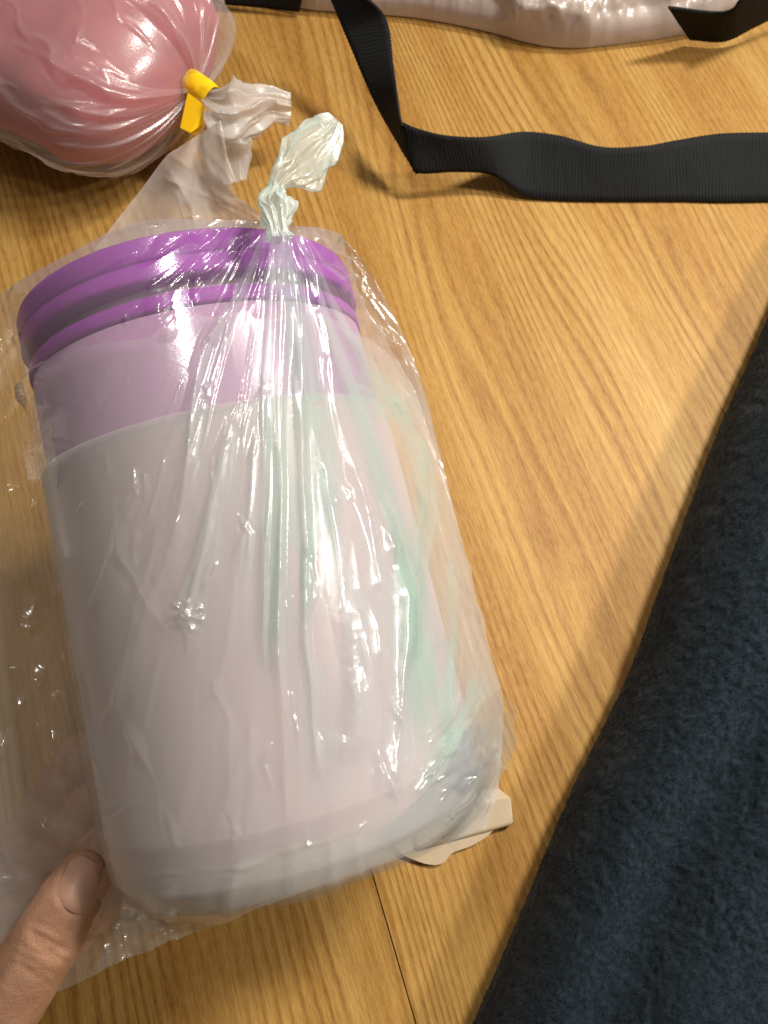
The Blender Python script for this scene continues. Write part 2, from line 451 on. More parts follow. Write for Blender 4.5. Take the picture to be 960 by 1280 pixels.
# ------------------------------------------------------------------ clear bag round the container
LK = [(0, 333, 283), (.05, 285, 276), (.10, 172, 280), (.15, 60, 332), (.20, -5, 372), (.30, -70, 450), (.45, -140, 600), (.60, -150, 760), (.75, -130, 930), (.86, -80, 1075), (.94, -10, 1180), (1, 70, 1240)]
RK = [(0, 357, 285), (.05, 396, 288), (.10, 430, 302), (.15, 452, 326), (.20, 479, 369), (.30, 521, 460), (.45, 556, 590), (.60, 588, 720), (.75, 616, 830), (.86, 629, 880), (.94, 624, 968), (1, 605, 1036)]
BK = [(0, 70, 1240), (.04, 95, 1230), (.10, 130, 1211), (.15, 158, 1196), (.19, 176, 1192), (.25, 215, 1174), (.32, 255, 1160), (.46, 330, 1131), (.60, 400, 1105), (.79, 490, 1075), (.93, 565, 1050), (1, 605, 1036)]
def patch(u, v):
    l, r = smooth_keys(LK, v), smooth_keys(RK, v)
    p = l * (1 - u[..., None]) + r * u[..., None]
    bl = interp_poly(BK, u) - (np.array(LK[-1][1:]) * (1 - u[..., None]) + np.array(RK[-1][1:]) * u[..., None])
    return p + bl * (v ** 5)[..., None]
AF = [(-0.05, 0.020), (-0.016, 0.058), (-0.006, 0.0670), (0.003, RL + 0.0012), (0.027, RL + 0.0016), (SLEEVE_A, 0.0698), (0.12, 0.0708), (CL - 0.019, 0.0728), (CL - 0.004, 0.0722), (CL + 0.003, 0.0690), (CL + 0.010, 0.060), (CL + 0.020, 0.045), (CL + 0.05, 0.0)]
def Rf(a): return np.interp(a, [k[0] for k in AF], [k[1] for k in AF])
rp = at_d(*[np.array(x, float) for x in zip(*[(k[1], k[2]) for k in RK])], 0.30)
rs, ra, _ = to_loc(rp)
o_ = np.argsort(ra); ra, rs = ra[o_], rs[o_]
def smax(x, y, k): return np.maximum(x, y) + k * np.log1p(np.exp(-np.abs(x - y) / k))
def nbase(s, a):
    r = Rf(a)
    cyl = np.where(np.abs(s) < r, np.sqrt(np.maximum(r * r - s * s, 0)), -(np.abs(s) - r) * 3.0)
    shi = np.interp(a, ra, rs)
    sh = np.maximum(shi, r * 1.0005)
    st = r * r / sh
    right = np.where(s > st, (shi - s) * st / np.sqrt(np.maximum(r * r - st * st, 1e-9)), -1)
    lift = np.clip((-s - r - 0.002) / 0.045, 0, 1) * np.clip((0.150 - a) / 0.06, 0, 1)
    left = np.where(s < 0, -0.013 + 0.052 * lift ** 1.3, -1)
    n = np.maximum(cyl, right)
    return np.where(s < -0.5 * r, smax(cyl, left, 0.0010), n)
def solve(X, Y, fn=nbase, lo=0.215, hi=0.345, steps=64):
    d = ray(X, Y)
    q0 = ORIG - TOP
    o3 = np.array([q0 @ CS, q0 @ CA, q0 @ CN]); d3 = np.stack([d @ CS, d @ CA, d @ CN], -1)
    t_hit = np.full(X.shape, hi); done = np.zeros(X.shape, bool); gp = None
    ts = np.linspace(lo, hi, steps)
    for i, t in enumerate(ts):
        p = o3 + d3 * t
        g = p[..., 2] - fn(p[..., 0], p[..., 1])
        if gp is not None:
            m = (~done) & (g <= 0)
            fr_ = gp / np.maximum(gp - g, 1e-12)
            t_hit = np.where(m, ts[i - 1] + np.clip(fr_, 0, 1) * (t - ts[i - 1]), t_hit)
            done |= m
        gp = g
    return ORIG + d * t_hit[..., None]
# creases drawn where the photograph shows them: points, height in mm, half width in px, sharpness
RIDGES = [
    ([(350, 290), (352, 400), (350, 600), (346, 780), (352, 880), (357, 1062)], 2.2, 7, 1),
    ([(362, 300), (374, 420), (376, 600), (382, 800), (397, 960), (412, 1010)], 1.4, 7, 1),
    ([(338, 290), (340, 380), (338, 560), (329, 760), (334, 860)], 1.5, 7, 1),
    ([(335, 288), (292, 375), (256, 430), (241, 520), (228, 640), (219, 740)], 1.6, 9, 1),
    ([(300, 500), (280, 570), (255, 690), (232, 780), (236, 830)], 1.8, 14, 1),
    ([(322, 520), (312, 640), (298, 720), (288, 800), (268, 880)], 1.4, 10, 1),
    ([(372, 300), (402, 400), (422, 520), (455, 640), (478, 760), (494, 800)], 1.4, 9, 1),
    ([(440, 560), (452, 612), (470, 650), (497, 702)], 1.5, 14, 1),
    ([(430, 735), (452, 830), (444, 920), (420, 960)], 1.9, 20, 0),
    ([(500, 700), (502, 800), (497, 900), (484, 1005)], 2.0, 14, 1),
    ([(462, 760), (474, 860), (470, 950), (476, 1005)], 1.4, 13, 1),
    ([(556, 935), (538, 968), (520, 1002)], 1.3, 6, 1),
    ([(596, 640), (572, 780), (556, 935)], 1.6, 9, 1),
    ([(530, 540), (528, 640), (512, 760), (505, 860)], 1.3, 9, 1),
    ([(602, 770), (590, 870), (575, 930)], 1.1, 7, 1),
    ([(606, 850), (600, 930), (570, 1010)], 1.3, 7, 1),
    ([(628, 890), (612, 960), (600, 1030)], 1.2, 6, 1),
    ([(585, 900), (578, 960), (545, 1020)], 1.0, 7, 1),
    ([(134, 560), (140, 620), (150, 690), (185, 745), (212, 800)], 0.9, 8, 1),
    ([(82, 470), (72, 520), (78, 580), (66, 640), (62, 690)], 1.2, 7, 1),
    ([(60, 690), (75, 770), (100, 860), (128, 960), (142, 1040)], 0.9, 7, 1),
    ([(196, 360), (200, 400), (218, 430)], 1.0, 12, 0),
    ([(150, 892), (170, 925), (195, 985), (203, 1040)], 0.9, 8, 1),
    ([(260, 830), (290, 900), (288, 990), (270, 1035)], 0.8, 9, 1),
    ([(318, 900), (300, 960), (288, 1010)], 0.8, 8, 1),
    ([(335, 285), (280, 320), (245, 348), (240, 370)], 1.2, 6, 1),
    ([(330, 283), (240, 300), (150, 335), (90, 380)], 0.9, 8, 0),
    ([(333, 284), (262, 292), (190, 312)], 0.8, 5, 1),
    ([(345, 290), (325, 340), (305, 395)], 1.3, 6, 1),
    ([(370, 290), (394, 330), (418, 350), (445, 352)], 1.2, 5, 1),
    ([(375, 288), (410, 318), (440, 328), (455, 350), (446, 398)], 1.3, 5, 1),
    ([(380, 286), (430, 300), (462, 340), (486, 385)], 1.1, 5, 1),
    ([(360, 300), (385, 350), (392, 385)], 1.3, 5, 1),
    ([(445, 398), (470, 415), (500, 432), (512, 470)], 1.5, 8, 1),
    ([(433, 415), (455, 445), (490, 460)], 1.0, 9, 1),
    ([(470, 500), (500, 506), (525, 540)], 0.9, 9, 1),
    ([(150, 1095), (230, 1092), (300, 1082), (357, 1066), (440, 1040), (520, 1005)], 0.35, 4, 1),
    ([(0, 600), (30, 612), (52, 640)], 3.2, 12, 1), ([(0, 625), (24, 604), (48, 592)], 2.4, 8, 1),
    ([(-30, 700), (10, 715), (42, 735)], 3.2, 10, 1), ([(-40, 690), (0, 740)], 2.4, 9, 1),
    ([(-60, 640), (20, 700), (60, 830), (100, 1000)], 1.8, 24, 0), ([(0, 860), (40, 900), (90, 1000)], 2.0, 12, 1), ([(-50, 800), (30, 830), (70, 890)], 1.6, 9, 1),
    ([(-30, 560), (30, 500), (60, 440)], 2.0, 14, 1), ([(-80, 480), (0, 440), (50, 400)], 1.6, 12, 1), ([(20, 560), (8, 480), (30, 400)], 1.4, 9, 1),
    ([(-50, 960), (20, 980), (75, 1060)], 2.0, 10, 1), ([(60, 900), (85, 990), (118, 1050)], 1.5, 8, 1),
    ([(150, 1170), (175, 1182), (210, 1160)], 1.6, 9, 1), ([(185, 1195), (195, 1165), (230, 1150)], 1.6, 6, 1), ([(110, 1225), (135, 1190), (160, 1180)], 1.8, 8, 1),
]
def fan_dir(x, y):
    dx, dy = x - 346, y - 150
    l = math.hypot(dx, dy); return dx / l, dy / l
crs = np.random.RandomState(5)
for q in range(95):                       # small creases scattered over the film, running roughly away from the knot
    x, y = crs.uniform(75, 600), crs.uniform(320, 1080)
    if q > 72: x, y = crs.uniform(-60, 70), crs.uniform(440, 1080)
    dx, dy = fan_dir(x, y); a_ = crs.normal(0, 0.28 if q <= 72 else 0.9)
    dx, dy = dx * math.cos(a_) - dy * math.sin(a_), dx * math.sin(a_) + dy * math.cos(a_)
    ln_ = crs.uniform(22, 95); k_ = crs.normal(0, 0.12)
    p0 = (x, y); p1 = (x + dx * ln_ * .5 - dy * k_ * ln_, y + dy * ln_ * .5 + dx * k_ * ln_); p2 = (x + dx * ln_, y + dy * ln_)
    RIDGES.append(([p0, p1, p2], crs.uniform(.25, .75) * (1 if q <= 72 else 2.2), crs.uniform(2.6, 5.0) * (1 if q <= 72 else 2.0), 2))
for q in range(22):                       # gathered corner at the lower right
    x, y = crs.uniform(560, 628), crs.uniform(860, 960)
    ln_ = crs.uniform(50, 130); a_ = crs.normal(0.50, 0.14)
    RIDGES.append(([(x, y), (x - math.sin(a_) * ln_ * .5 + crs.normal(0, 4), y + math.cos(a_) * ln_ * .5), (x - math.sin(a_ * 1.3) * ln_, y + math.cos(a_) * ln_)], crs.uniform(.5, 1.1), crs.uniform(2.6, 4.5), 2))
for q in range(16):                       # crinkled hem at the lower left
    x, y = crs.uniform(100, 240), crs.uniform(1135, 1215)
    a_ = crs.uniform(0, 3.14); ln_ = crs.uniform(18, 50)
    RIDGES.append(([(x, y), (x + math.cos(a_) * ln_, y + math.sin(a_) * ln_)], crs.uniform(1.0, 2.2), crs.uniform(4, 7), 2))
for q in range(7):                        # star of creases
    a_ = q * 0.9 + 0.3
    RIDGES.append(([(234, 772), (234 + 26 * math.cos(a_), 772 + 22 * math.sin(a_))], 1.0, 4, 2))
def disp(X, Y):
    """film relief in metres as a function of where on the bag"""
    wx = X + 2.2 * fbm(X / 70, Y / 170, 3, 3); wy = Y + 5.0 * fbm(X / 45, Y / 70, 40, 3)
    D = np.zeros(X.shape)
    for i, (pts, amp, w, sharp) in enumerate(RIDGES):
        pa = np.array(pts); pad = 8 * w + 10
        mk = (wx > pa[:, 0].min() - pad) & (wx < pa[:, 0].max() + pad) & (wy > pa[:, 1].min() - pad) & (wy < pa[:, 1].max() + pad)
        if not mk.any(): continue
        d, pos = seg_dist(wx[mk], wy[mk], pts)
        env = np.clip(np.minimum(pos, 1 - pos) * 7, 0.15 if sharp != 2 else 0.0, 1.0) * (0.85 + 0.15 * vnoise(pos * 3 + i, np.zeros_like(pos) + i * 3.1, 5))
        if sharp: w = w * 0.72; prof = 1.0 / (1.0 + (d / w) ** 1.35) - 0.25 * np.exp(-((d - 2.4 * w) / w) ** 2)
        else: prof = np.exp(-(d / w) ** 2) - 0.25 * np.exp(-((d - 2.2 * w) / w) ** 2)
        prof = prof - 1.0 / (1.0 + (pad / w) ** 1.35)
        D[mk] += 1.4 * amp * env * np.maximum(prof, -0.3)
    # long pleats fanning out of the knot
    ang_ = np.arctan2(X - 346, Y - 230 + 0 * X); rad = np.hypot(X - 346, Y - 230)
    av = ang_ * 13.0 + 0.25 * fbm(X / 110, Y / 160, 8, 2)
    D += 1.15 * crumple(av, rad / 620.0 + 0.4 * ang_, 21, 1.0, 0.8) * np.clip(rad / 260, 0.25, 1)
    D += 0.50 * crumple(av * 2.3 + 4.0, rad / 420.0, 22, 1.1, 0.8) * np.clip(rad / 260, 0.3, 1)
    D += 0.30 * crumple((wx + 0.12 * (wy - 700)) / 34.0, wy / 240.0, 31, 1.0, 0.9)
    # patches of fine crinkle
    patchy = 0.55 * np.clip(fbm(X / 75, Y / 150, 77, 3) * 1.6 - 0.25, 0, 1)
    for cx_, cy2, r1_, r2_ in ((440, 850, 24, 110), (490, 910, 18, 90), (470, 660, 26, 50), (478, 425, 30, 36), (236, 770, 24, 40), (70, 510, 16, 50), (350, 350, 20, 45), (25, 612, 26, 22)):
        patchy = np.maximum(patchy, np.exp(-((X - cx_) / r1_) ** 2 - ((Y - cy2) / r2_) ** 2))
    D += 0.24 * patchy * crumple(wx / 11.0, wy / 40.0, 51, 1.1, 0.9)
    D += 0.11 * patchy * crumple(wx / 5.0, wy / 10.0, 61, 1.1, 0.9)
    left = np.clip((120 - X) / 120, 0, 1)
    D += left * (4.0 * crumple(wx / 85.0, wy / 110.0, 81, 1.0, 0.9) + 1.3 * crumple(wx / 30, wy / 40, 91, 1.0, 0.9))
    hem = np.clip((Y - (1120 + (400 - X) * 0.30)) / 45, 0, 1) * np.clip((330 - X) / 80, 0, 1)
    D += hem * 1.8 * crumple(wx / 22, wy / 16, 95, 1.2, 0.9)
    cor = np.clip((X - 520) / 40, 0, 1) * np.clip((Y - 850) / 60, 0, 1)
    D += cor * 0.9 * crumple((wx * 0.8 + wy * 0.5) / 16, (wy * .8 - wx * .5) / 60, 97, 1.1, 0.9)
    return np.maximum(D, -0.9) * 0.001
NU, NV = 520, 640
uu, vv = np.meshgrid(np.linspace(0, 1, NU), np.linspace(0, 1, NV) ** 1.0, indexing='xy')
XY = patch(uu, vv)
X, Y = XY[..., 0], XY[..., 1]
PB = solve(X, Y)
NB = facing_cam(PB, normals(PB))
PF = PB + NB * (disp(X, Y) + 0.0012)[..., None]
knot_p = PB[0].mean(0)
bag = thing("clear_plastic_bag", "crumpled clear plastic bag knotted at the top around the purple lidded container", "plastic bag", knot_p)
mesh_from("film", PF, grid_faces(NV, NU), M['film'], bag)
# second, inner layer of film clinging to the container
si, ai, ni = to_loc(PB)
keep = (si > -0.985 * Rf(ai)) & (ai > 0.033 + 0.003 * fbm(X / 60, Y / 60, 141, 2))
Dn = 0.35 * crumple((X + 0.2 * Y) / 40, Y / 160, 131, 1.0, 0.9) + 0.2 * crumple(X / 17, Y / 60, 132, 1.0, 0.9)
Pi = (PB + NB * (Dn * 0.0006 - 0.0006)[..., None])[::2, ::2]
kp = keep[::2, ::2]; fi = grid_faces(*kp.shape)
fi = fi[kp.ravel()[fi].all(1)]
used = np.unique(fi); remap = np.full(kp.size, -1); remap[used] = np.arange(len(used))
mesh_from("inner_film", Pi.reshape(-1, 3)[used], remap[fi], M['inner'], bag)
# rear sheet
bu, bv = np.meshgrid(np.linspace(0, 1, 110), np.linspace(0, 1, 130), indexing='xy')
bXY = patch(bu, bv)
Pm = solve(bXY[..., 0], bXY[..., 1], fn=lambda s, a: np.zeros_like(s))
s_, a_, _ = to_loc(Pm)
r_ = Rf(a_) + 0.003
nb = -np.sqrt(np.maximum(r_ * r_ - s_ * s_, 0.016 ** 2)) + 0.0015 * crumple(bXY[..., 0] / 60, bXY[..., 1] / 90, 5)
PBk = loc3(s_, a_, nb)
iu = np.round(np.linspace(0, NU - 1, 110)).astype(int); iv = np.round(np.linspace(0, NV - 1, 130)).astype(int)
PFs = PF[np.ix_(iv, iu)]
edge = np.minimum(np.minimum(bu, 1 - bu) * 18, np.minimum(bv, 1 - bv) * 18)
w_ = np.clip(edge, 0, 1)[..., None]; w_ = w_ ** 0.6
mesh_from("rear_film", PFs * (1 - w_) + PBk * w_, grid_faces(130, 110), M['film_back'], bag)
# gathered pleats lying just under the front film
def pleat(pts, w0, w1, mat, off, name="pleat", flip=1):
    k = len(pts); t = np.linspace(0, 1, 120)
    keys = [(i / (k - 1), x, y) for i, (x, y) in enumerate(pts)]
    c = smooth_keys(keys, t)
    tg = np.gradient(c, axis=0); tg /= np.linalg.norm(tg, axis=1, keepdims=True)
    nn = np.stack([-tg[:, 1], tg[:, 0]], -1)
    u = np.linspace(-0.5, 0.5, 25)
    wid = (w0 + (w1 - w0) * t) * (1 + 0.18 * vnoise(t * 9 + w0, t * 0 + w1, 3))
    G = c[:, None, :] + nn[:, None, :] * (u[None, :, None] * wid[:, None, None])
    gx, gy = G[..., 0], G[..., 1]
    B = solve(gx, gy); NN = facing_cam(B, normals(B))
    o = mesh_from(name, B + NN * (disp(gx, gy) + 0.0002 - off)[..., None], grid_faces(120, 25), mat, bag)
    eu = u * flip
    e = (np.clip((0.5 - eu) * 40, 0, 1) * np.clip((0.5 + eu) * 2.2, 0, 1))[None, :]
    side_fade = 1.0
    den = np.clip(t * 8, 0.3, 1)[:, None] * np.clip((1 - t) * 3.5, 0, 1)[:, None] * e * side_fade
    den = den * np.clip(0.85 + 0.5 * vnoise(u[None, :] * 6 + 0 * t[:, None], t[:, None] * 3 + w0, 9), 0.2, 1.0)
    at = o.data.attributes.new('film_fade', 'FLOAT', 'POINT'); at.data.foreach_set('value', den.astype(np.float32).ravel())
    return o
for pts, w0, w1, mt, fl in [
    ([(351, 286), (360, 380), (372, 470), (376, 560), (372, 660), (366, 800)], 20, 60, 'mint', -1),
    ([(358, 290), (384, 380), (404, 480), (415, 600), (404, 705), (400, 800)], 14, 44, 'mint', 1),
    ([(366, 290), (408, 400), (452, 520), (488, 640), (505, 720), (516, 820), (552, 950)], 10, 46, 'mint', -1),
    ([(372, 292), (440, 420), (500, 520), (532, 600), (524, 720), (512, 860), (515, 950)], 10, 44, 'mint', -1),
    ([(500, 640), (520, 740), (535, 840), (556, 950)], 30, 60, 'mint', 1),
    ([(562, 690), (566, 800), (556, 960)], 16, 18, 'mint', -1),
    ([(612, 840), (590, 900), (553, 950), (520, 1010)], 40, 26, 'mint', 1),
    ([(440, 480), (480, 490), (540, 520)], 60, 50, 'mint', 1),
    ([(346, 470), (352, 600), (350, 740), (346, 860)], 36, 50, 'mint', 1),
    ([(347, 284), (350, 320), (351, 400)], 26, 34, 'pale', 1),
    ([(338, 287), (296, 380), (262, 470), (247, 560), (236, 700)], 14, 46, 'pale', 1),
    ([(344, 290), (330, 420), (318, 560), (312, 700), (300, 830)], 14, 50, 'pale', -1),
    ([(300, 520), (280, 620), (255, 720), (232, 830)], 30, 56, 'pale', 1),
    ([(400, 560), (440, 700), (455, 830), (440, 1000)], 40, 66, 'pale', 1),
    ([(455, 650), (490, 780), (498, 900), (478, 1020)], 30, 60, 'pale', -1),
    ([(110, 1150), (170, 1132), (260, 1118), (400, 1085), (500, 1050), (625, 985)], 70, 74, 'milky', 1),
    ([(130, 1150), (200, 1140), (300, 1112), (450, 1075), (600, 1010)], 66, 70, 'milky', -1),
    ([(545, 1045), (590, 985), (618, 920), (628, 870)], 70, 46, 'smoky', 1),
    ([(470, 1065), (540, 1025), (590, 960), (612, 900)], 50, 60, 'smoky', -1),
    ([(385, 600), (395, 760), (400, 900), (420, 1020)], 40, 60, 'pale', 1),
]: pleat(pts, w0, w1, M[mt], 0.0002 + 0.0001 * len(scene.objects) % 0.0006, flip=fl)

# knot and twisted tail of the clear bag
def tube(name, keys, mat, parent, ru=64, rv=90, lobes=7, rough=0.25, seed=1, squash=1.0):
    """bunched film: keys (t, px, py, depth, radius mm, flatten)"""
    t = np.linspace(0, 1, rv)
    K = smooth_keys(keys, t)
    C = at_d(K[:, 0], K[:, 1], K[:, 2])
    T = np.gradient(C, axis=0); T /= np.linalg.norm(T, axis=1, keepdims=True)
    V1 = ORIG - C; V1 -= T * np.sum(V1 * T, 1, keepdims=True); V1 /= np.linalg.norm(V1, axis=1, keepdims=True)
    V2 = np.cross(T, V1)
    th = np.linspace(0, 2 * math.pi, ru, endpoint=False)
    TH, TT = np.meshgrid(th, t, indexing='xy')
    rr = K[:, 3][:, None] * 0.001
    tw = TH * lobes / (2 * math.pi)
    f = 1 + rough * crumple(TH * lobes / 6.283 + TT * 2.0, TT * 2.2, seed, 1.1, 0.9)
    # make it periodic
    wgt = (TH / (2 * math.pi))
    f2 = 1 + rough * crumple((TH - 2 * math.pi) * lobes / 6.283 + TT * 2.0, TT * 2.2, seed, 1.1, 0.9)
    f = f * (1 - wgt) + f2 * wgt
    f *= 1 + 0.5 * rough * vnoise(np.cos(TH) * 2 + TT * 6, np.sin(TH) * 2 + seed, seed + 3)
    flat = K[:, 4][:, None]
    Pt = C[:, None, :] + V1[:, None, :] * (np.cos(TH) * rr * f * flat)[..., None] + V2[:, None, :] * (np.sin(TH) * rr * f)[..., None]
    return mesh_from(name, Pt, grid_faces(rv, ru, True), mat, parent)
kd = 0.246
tube("knot", [(0, 349, 300, kd, 4.2, 1), (.2, 347, 283, kd, 3.4, 1), (.45, 345, 266, kd + .002, 6.0, 1), (.7, 341, 250, kd + .004, 5.4, 1), (1, 346, 234, kd + .006, 2.4, 1)], M['knot'], bag, lobes=19, rough=0.40, seed=3, ru=128)
tube("tail", [(0, 345, 242, kd + .005, 2.6, 1), (.15, 352, 226, kd + .006, 3.6, .9), (.4, 371, 206, kd + .010, 9.0, .45), (.68, 392, 184, kd + .016, 10.5, .30), (.88, 410, 166, kd + .020, 8.0, .22), (1, 421, 150, kd + .022, 3.0, .2)], M['tailfilm'], bag, lobes=16, rough=0.42, seed=9, ru=160, rv=140)
# loose flap of film standing up behind the lid
fl_l = [(0, 118, 312), (.25, 150, 270), (.55, 180, 232), (.8, 207, 196), (1, 224, 184)]
fl_r = [(0, 338, 282), (.25, 312, 256), (.55, 292, 240), (.8, 286, 205), (1, 276, 150)]
fu, fv = np.meshgrid(np.linspace(0, 1, 150), np.linspace(0, 1, 150), indexing='xy')
G = smooth_keys(fl_l, fv) * (1 - fu[..., None]) + smooth_keys(fl_r, fv) * fu[..., None]
gx, gy = G[..., 0], G[..., 1]
depth = 0.262 + 0.10 * (1 - fu) * 0.28 + 0.02 * fv + 0.004 * np.sin(fu * 9 + fv * 3)
dd = depth - (1.6 * crumple(gx / 60 + gy / 90, gy / 110 - gx / 200, 14) + 0.6 * crumple(gx / 20, gy / 28, 15)) * 0.001
for pts, amp, w in (([(338, 282), (280, 255), (210, 225)], 2.2, 6), ([(330, 280), (245, 215), (215, 195)], 1.6, 6), ([(332, 281), (250, 268), (150, 290)], 2.0, 7), ([(270, 150), (262, 200), (288, 245)], 2.0, 8), ([(205, 205), (225, 235), (240, 262)], 1.4, 6)):
    d_, _ = seg_dist(gx, gy, pts); dd -= amp * 0.001 / (1 + (d_ / w) ** 1.5)
mesh_from("loose_flap", at_d(gx, gy, dd), grid_faces(150, 150), M['flap'], bag)

# ------------------------------------------------------------------ pink sack with yellow tape
tie = at_z(247, 112, 0.050)
far = at_z(247 - 220, 112 - 88, 0.050)
sack = thing("pink_filled_sack", "clear sack of pink contents closed with yellow tape, upper left on the floor", "plastic sack", (tie[0] - 0.1, tie[1], 0))
ax = far - tie; ax[2] = 0; ax /= np.linalg.norm(ax)
sx = np.array([-ax[1], ax[0], 0.0])
if sx[1] > 0: sx = -sx          # sx points towards the camera side
SL = 0.30
def sack_surface(nu, nv, shrink, folds, t0=0.0):
    th = np.linspace(0, 2 * math.pi, nu, endpoint=False)
    t = t0 + (1 - t0) * np.linspace(0, 1, nv) ** 1.3
    TH, T = np.meshgrid(th, t, indexing='xy')
    along = T * SL
    k = np.clip(along / 0.062, 0, 1)
    prof = np.maximum(1 - (1 - k) ** 2.3, 0) ** (1 / 2.1)
    end = np.sqrt(np.maximum(1 - np.clip((along - 0.21) / 0.09, 0, 1) ** 2, 0))
    w = (0.0055 + 0.092 * prof) * np.maximum(end, .02) * shrink
    h = (0.0055 + 0.047 * prof) * np.maximum(end, .02) * shrink
    ww = np.sin(TH) * w; hh = np.cos(TH) * h
    zc = 0.049 + 0.006 * k
    P = tie + ax * along[..., None] + sx * (ww)[..., None] + np.array([0, 0, 1.0]) * (hh + (zc - tie[2]))[..., None]
    if folds:
        f = np.zeros(TH.shape)
        decay = np.exp(-along / 0.07)
        for s in range(34):
            t_c, wd, am, ln = rng.uniform(-2.2, 2.2), rng.uniform(.012, .05), rng.uniform(.4, 2.4), rng.choice([.025, .04, .3])
            c = t_c + 0.25 * np.sin(along * 22 + s) * np.clip(along / .1, 0, 1)
            dth = np.abs((TH - c + math.pi) % (2 * math.pi) - math.pi)
            f += am * np.exp(-along / ln) / (1 + (dth / wd) ** 1.6) * np.clip(along / .02, .25, 1)
        sxn = TH * 0.07 / 0.02; 
        f += 3.4 * crumple(TH * 4.0 + along * 9 + fbm(along * 30, TH * 2, 4, 2) * .6, along / 0.09, 71, 1.0) + 1.3 * crumple(TH * 9 + along * 20, along / 0.05, 72, 1.1)
        pt = np.clip(fbm(TH * 3, along * 40, 79, 3) * 1.6 + .2, 0, 1)
        f += 0.22 * pt * crumple(TH * 26, along / 0.008, 73)
        f = np.maximum(f, -3.0)
        P = P + facing_out(P, normals(P), TH) * (f * 0.001)[..., None]
    P[..., 2] = np.maximum(P[..., 2], 0.0015 + (0.0 if folds else 0.002))
    return P
def facing_out(P, Nn, TH):
    c = P.mean(axis=1, keepdims=True)
    s = np.sign(np.sum((P - c) * Nn, -1, keepdims=True)); return Nn * s
Ps = sack_surface(90, 90, 0.89, False, 0.0) + ax * 0.007
Ps = Ps + 0.003 * np.stack([fbm(Ps[..., 0] * 28 + q * 9, Ps[..., 1] * 28 + Ps[..., 2] * 30, 150 + q, 2) for q in range(3)], -1)
mesh_from("contents", Ps, grid_faces(70, 90, True), M['pink'], sack)
Ps = sack_surface(420, 330, 1.0, True)
mesh_from("film", Ps, grid_faces(330, 420, True), M['pinkfilm'], sack)
# tape: a folded band round the neck, and a loose end
def slab(name, corners, thick, mat, parent, nseg=1):
    c = np.array(corners); n = np.cross(c[1] - c[0], c[3] - c[0]); n /= np.linalg.norm(n)
    if n @ (ORIG - c[0]) < 0: n = -n
    k = len(c)
    V = np.concatenate([c, c - n * thick])
    F = [tuple(range(k)), tuple(range(2 * k - 1, k - 1, -1))] + [(i, (i + 1) % k, k + (i + 1) % k, k + i) for i in range(k)]
    o = mesh_from(name, V, F, mat, parent, smooth=False)
    bv = o.modifiers.new("bevel", 'BEVEL'); bv.width = 0.0014; bv.segments = 3
    return o
dT = 0.533
td = lambda x, y, z: at_z(x, y, z)
slab("tape_end", [td(236, 120, .055), td(254, 134, .056), td(249, 155, .050), td(238, 163, .048), td(228, 158, .048)], 0.003, M['yellow'], sack)
def dz(px, py, z):
    d = ray(px, py); return float((z - CAM_H) / d[2])
tube("tape", [(0, 238, 101, dz(238, 101, .054), 8.4, .85), (.3, 246, 108, dz(246, 108, .054), 9.0, .8), (.7, 257, 117, dz(257, 117, .054), 9.0, .8), (1, 265, 124, dz(265, 124, .054), 8.6, .85)], M['yellow'], sack, lobes=7, rough=0.07, seed=25, ru=72, rv=30)
tube("neck", [(0, 243, 112, dz(243, 112, .053), 5.0, 1), (.25, 262, 128, dz(262, 128, .053), 9, .9), (.5, 284, 142, dz(284, 142, .050), 20, .6), (.72, 310, 142, dz(310, 142, .045), 18, .45), (.88, 336, 134, dz(336, 134, .040), 13, .5), (1, 362, 137, dz(362, 137, .035), 11, .5)], M['white'], sack, lobes=16, rough=0.42, seed=5, ru=160, rv=160)
tube("neck_fold", [(0, 268, 138, dz(268, 138, .048), 8, .8), (.4, 278, 165, dz(278, 165, .040), 17, .5), (.75, 284, 195, dz(284, 195, .030), 16, .4), (1, 294, 228, dz(294, 228, .022), 8, .3)], M['white'], sack, lobes=14, rough=0.4, seed=15, ru=140, rv=120)

# ------------------------------------------------------------------ ivory plastic piece on the floor
clip = thing("plastic_bracket", "small ivory plastic bracket showing from behind the bag's lower right corner", "bracket", at_z(590, 1030, 0))
def box_from(name, pts, ztop, zbot, mat, parent, bev=0.0012):
    m_ = len(pts); kk = [(i, *pts[i % m_]) for i in range(-2, m_ + 3)]
    pts = [tuple(p) for p in smooth_keys(kk, np.linspace(0, m_, m_ * 5, endpoint=False))]
    top = [at_z(x, y, ztop) for x, y in pts]; n = len(pts)
    V = np.array(top + [np.array([p[0], p[1], zbot]) for p in top])
    F = [tuple(range(n)), tuple(range(2 * n - 1, n - 1, -1))] + [(i, (i + 1) % n, n + (i + 1) % n, n + i) for i in range(n)]
    o = mesh_from(name, V, F, mat, parent, smooth=False)
    m = o.modifiers.new("bevel", 'BEVEL'); m.width = bev; m.segments = 3
    return o
